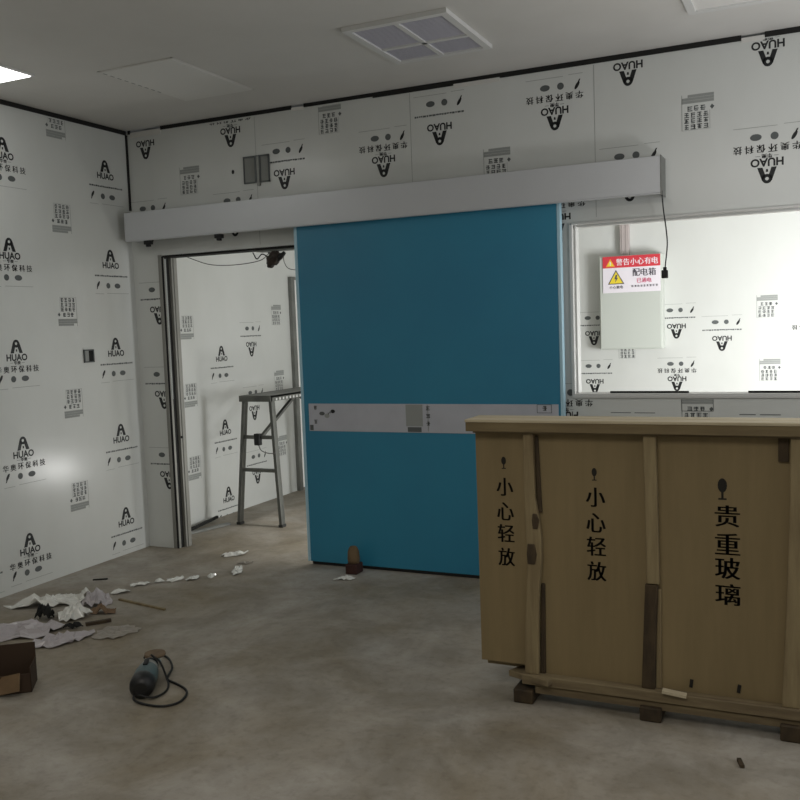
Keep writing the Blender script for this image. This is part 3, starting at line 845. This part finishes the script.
# ------------------------------------------------------------------ litter
def sheet(name, loc, rx, ry, h, mt, rot, seed, label, cat, group=None, rings=7, n=26, rough=6.0, dome=0.5, th=0.0025):
    rnd = random.Random(seed); off = V((seed*7.3, seed*3.1, 0))
    m = MB(); rim = [1 + 0.45*noise.noise(V((math.cos(2*math.pi*k/n)*1.7, math.sin(2*math.pi*k/n)*1.7, seed*5.7))) + rnd.uniform(-0.14, 0.14) for k in range(n)]
    cR, sR = math.cos(rot), math.sin(rot)
    def pt(r, k):
        a = 2*math.pi*k/n
        x, y = rx*rim[k % n]*r*math.cos(a), ry*rim[k % n]*r*math.sin(a)
        X, Y = x*cR-y*sR, x*sR+y*cR
        q = V((X/rx*1.0, Y/ry*1.0, 0))
        z = h*(dome*(1-r*r) + abs(noise.noise(V((X*rough*3, Y*rough*3, 0))+off)) * 1.1 + 0.6*abs(noise.noise(V((X*rough*8, Y*rough*8, 0))+off)))
        return V((X, Y, max(0.003, z)))
    vs = [[m.bm.verts.new(pt(0, 0))]]
    for i in range(1, rings+1):
        vs.append([m.bm.verts.new(pt(i/rings, k)) for k in range(n)])
    for k in range(n): m.bm.faces.new([vs[0][0], vs[1][k], vs[1][(k+1) % n]])
    for i in range(1, rings):
        for k in range(n): m.bm.faces.new([vs[i][k], vs[i+1][k], vs[i+1][(k+1) % n], vs[i][(k+1) % n]])
    zmin = min(v.co.z for v in m.bm.verts)
    for v in m.bm.verts: v.co.z -= zmin - 0.001
    o = m.build(name, mt, loc=V(loc))
    s = o.modifiers.new('thickness', 'SOLIDIFY'); s.thickness = th; s.offset = 1
    return tag(o, label, cat, group)

sheet('plastic_film', (0.40, -1.31, 0), 0.20, 0.075, 0.06, M_foil, math.radians(34), 3, 'shiny crumpled white film at the back of the litter pile near the left wall', 'plastic film')
sheet('film_scrap', (0.45, -1.10, 0), 0.03, 0.025, 0.03, M_foil, 0.4, 4, 'small bright film scrap just behind the litter pile', 'scrap')
sheet('plastic_sheet', (0.62, -1.75, 0), 0.20, 0.11, 0.05, M_lilac, math.radians(40), 6, 'wide lilac grey sheet at the left of the litter pile', 'plastic sheet')
sheet('plastic_film', (0.70, -1.455, 0), 0.08, 0.07, 0.065, M_foil, 0.5, 8, 'rumpled pale film in the middle of the litter pile', 'plastic film')
sheet('plastic_sheet', (0.925, -1.775, 0), 0.15, 0.075, 0.04, M_lilac, math.radians(62), 9, 'crumpled lilac sheet at the front of the litter pile', 'plastic sheet')
sheet('plastic_bag', (0.66, -1.24, 0), 0.075, 0.07, 0.075, M_lilac, 0.3, 12, 'small humped lilac grey bag at the right back of the litter pile', 'bag', dome=0.45)
sheet('paper_scrap', (0.80, -1.345, 0), 0.07, 0.035, 0.05, M_brownp, 0.3, 14, 'torn brown paper in front of the lilac bag', 'paper')
sheet('flat_sheet', (1.11, -1.57, 0), 0.115, 0.085, 0.022, M_greyf, math.radians(20), 15, 'flat dusty grey sheet at the right end of the litter pile', 'sheet', dome=0.2)
sheet('paper_scrap', (0.83, -1.98, 0), 0.09, 0.03, 0.018, M_greyf, math.radians(30), 17, 'small pale paper scrap in front of the wide lilac sheet', 'paper')
sheet('dark_rag', (0.575, -1.525, 0), 0.045, 0.04, 0.09, M_dark, 0.2, 18, 'small black crumpled rag behind the wide lilac sheet', 'rag')
sheet('dark_rag', (0.835, -1.595, 0), 0.05, 0.016, 0.035, M_dark, math.radians(25), 20, 'dark strip of rag in front of the rumpled pale film', 'rag')
m = MB(); m.bar((0.87, -1.54, 0.010), (0.95, -1.44, 0.010), 0.022, 0.015)
tag(m.build('broken_stick', M_darkwood), 'dark broken stick beside the flat dusty sheet', 'stick')
m = MB(); m.bar((0.72, -1.12, 0.006), (1.10, -1.19, 0.006), 0.014, 0.010)
tag(m.build('wood_strip', M_batten), 'thin pale strip lying on the floor right of the litter pile', 'strip')

shiny = [((0.605, -0.965), 0.05, 0.03, 'first'), ((0.60, -0.80), 0.06, 0.03, 'second'), ((0.675, -0.71), 0.03, 0.02, 'third'), ((0.745, -0.65), 0.06, 0.025, 'fourth'),
         ((0.835, -0.60), 0.05, 0.03, 'fifth'), ((0.915, -0.51), 0.035, 0.02, 'sixth'), ((1.0, -0.365), 0.10, 0.03, 'seventh')]
for i, ((x, y), rx, ry, nm) in enumerate(shiny):
    sheet('film_strip', (x+0.02, y-0.03, 0), rx, ry, 0.02, M_foil, math.radians(40+i*13), 30+i, 'shiny film strip on the floor before the doorway, %s from the left of the row' % nm, 'film strip', 'film strips in a row before the doorway', rings=4, n=16)
sheet('film_scrap', (0.76, -0.05, 0), 0.10, 0.035, 0.03, M_foil, math.radians(45), 41, 'bright crumpled film scrap lying in the doorway itself', 'scrap')
sheet('film_scrap', (0.955, -0.215, 0), 0.05, 0.02, 0.015, M_greyf, math.radians(30), 42, 'small dull scrap between the doorway and the row of film strips', 'scrap')
sheet('film_scrap', (1.765, -0.35, 0), 0.06, 0.022, 0.03, M_foil, math.radians(25), 43, 'white scrap on the floor before the blue door', 'scrap')
m = MB(); m.bar((4.10, -1.905, 0.006), (4.115, -1.955, 0.006), 0.014, 0.011)
tag(m.build('wood_chip', M_darkwood), 'dark wood chip on the floor in front of the crate', 'chip')
m = MB(); m.bar((0.26, -0.84, 0.004), (0.34, -0.80, 0.006), 0.012, 0.007)
tag(m.build('dark_chip', M_dark), 'small dark chip on the floor near the left wall', 'chip')

# wooden block on a brick, in front of the door
t = empty('door_block', (1.746, -0.205, 0), 'small wooden block standing on a dark brick before the blue door', 'block')
m = MB(); m.box(1.708, 1.786, -0.24, -0.15, 0.0, 0.062); m.build('brick', M_redbrick, t, 0.006)
m = MB(); m.lathe((1.746, -0.195, 0.062), (1.744, -0.195, 0.165), [(0, 0.036), (0.25, 0.040), (0.7, 0.036), (0.9, 0.028), (1, 0.02)], 8); m.build('wood_block', M_block, t)
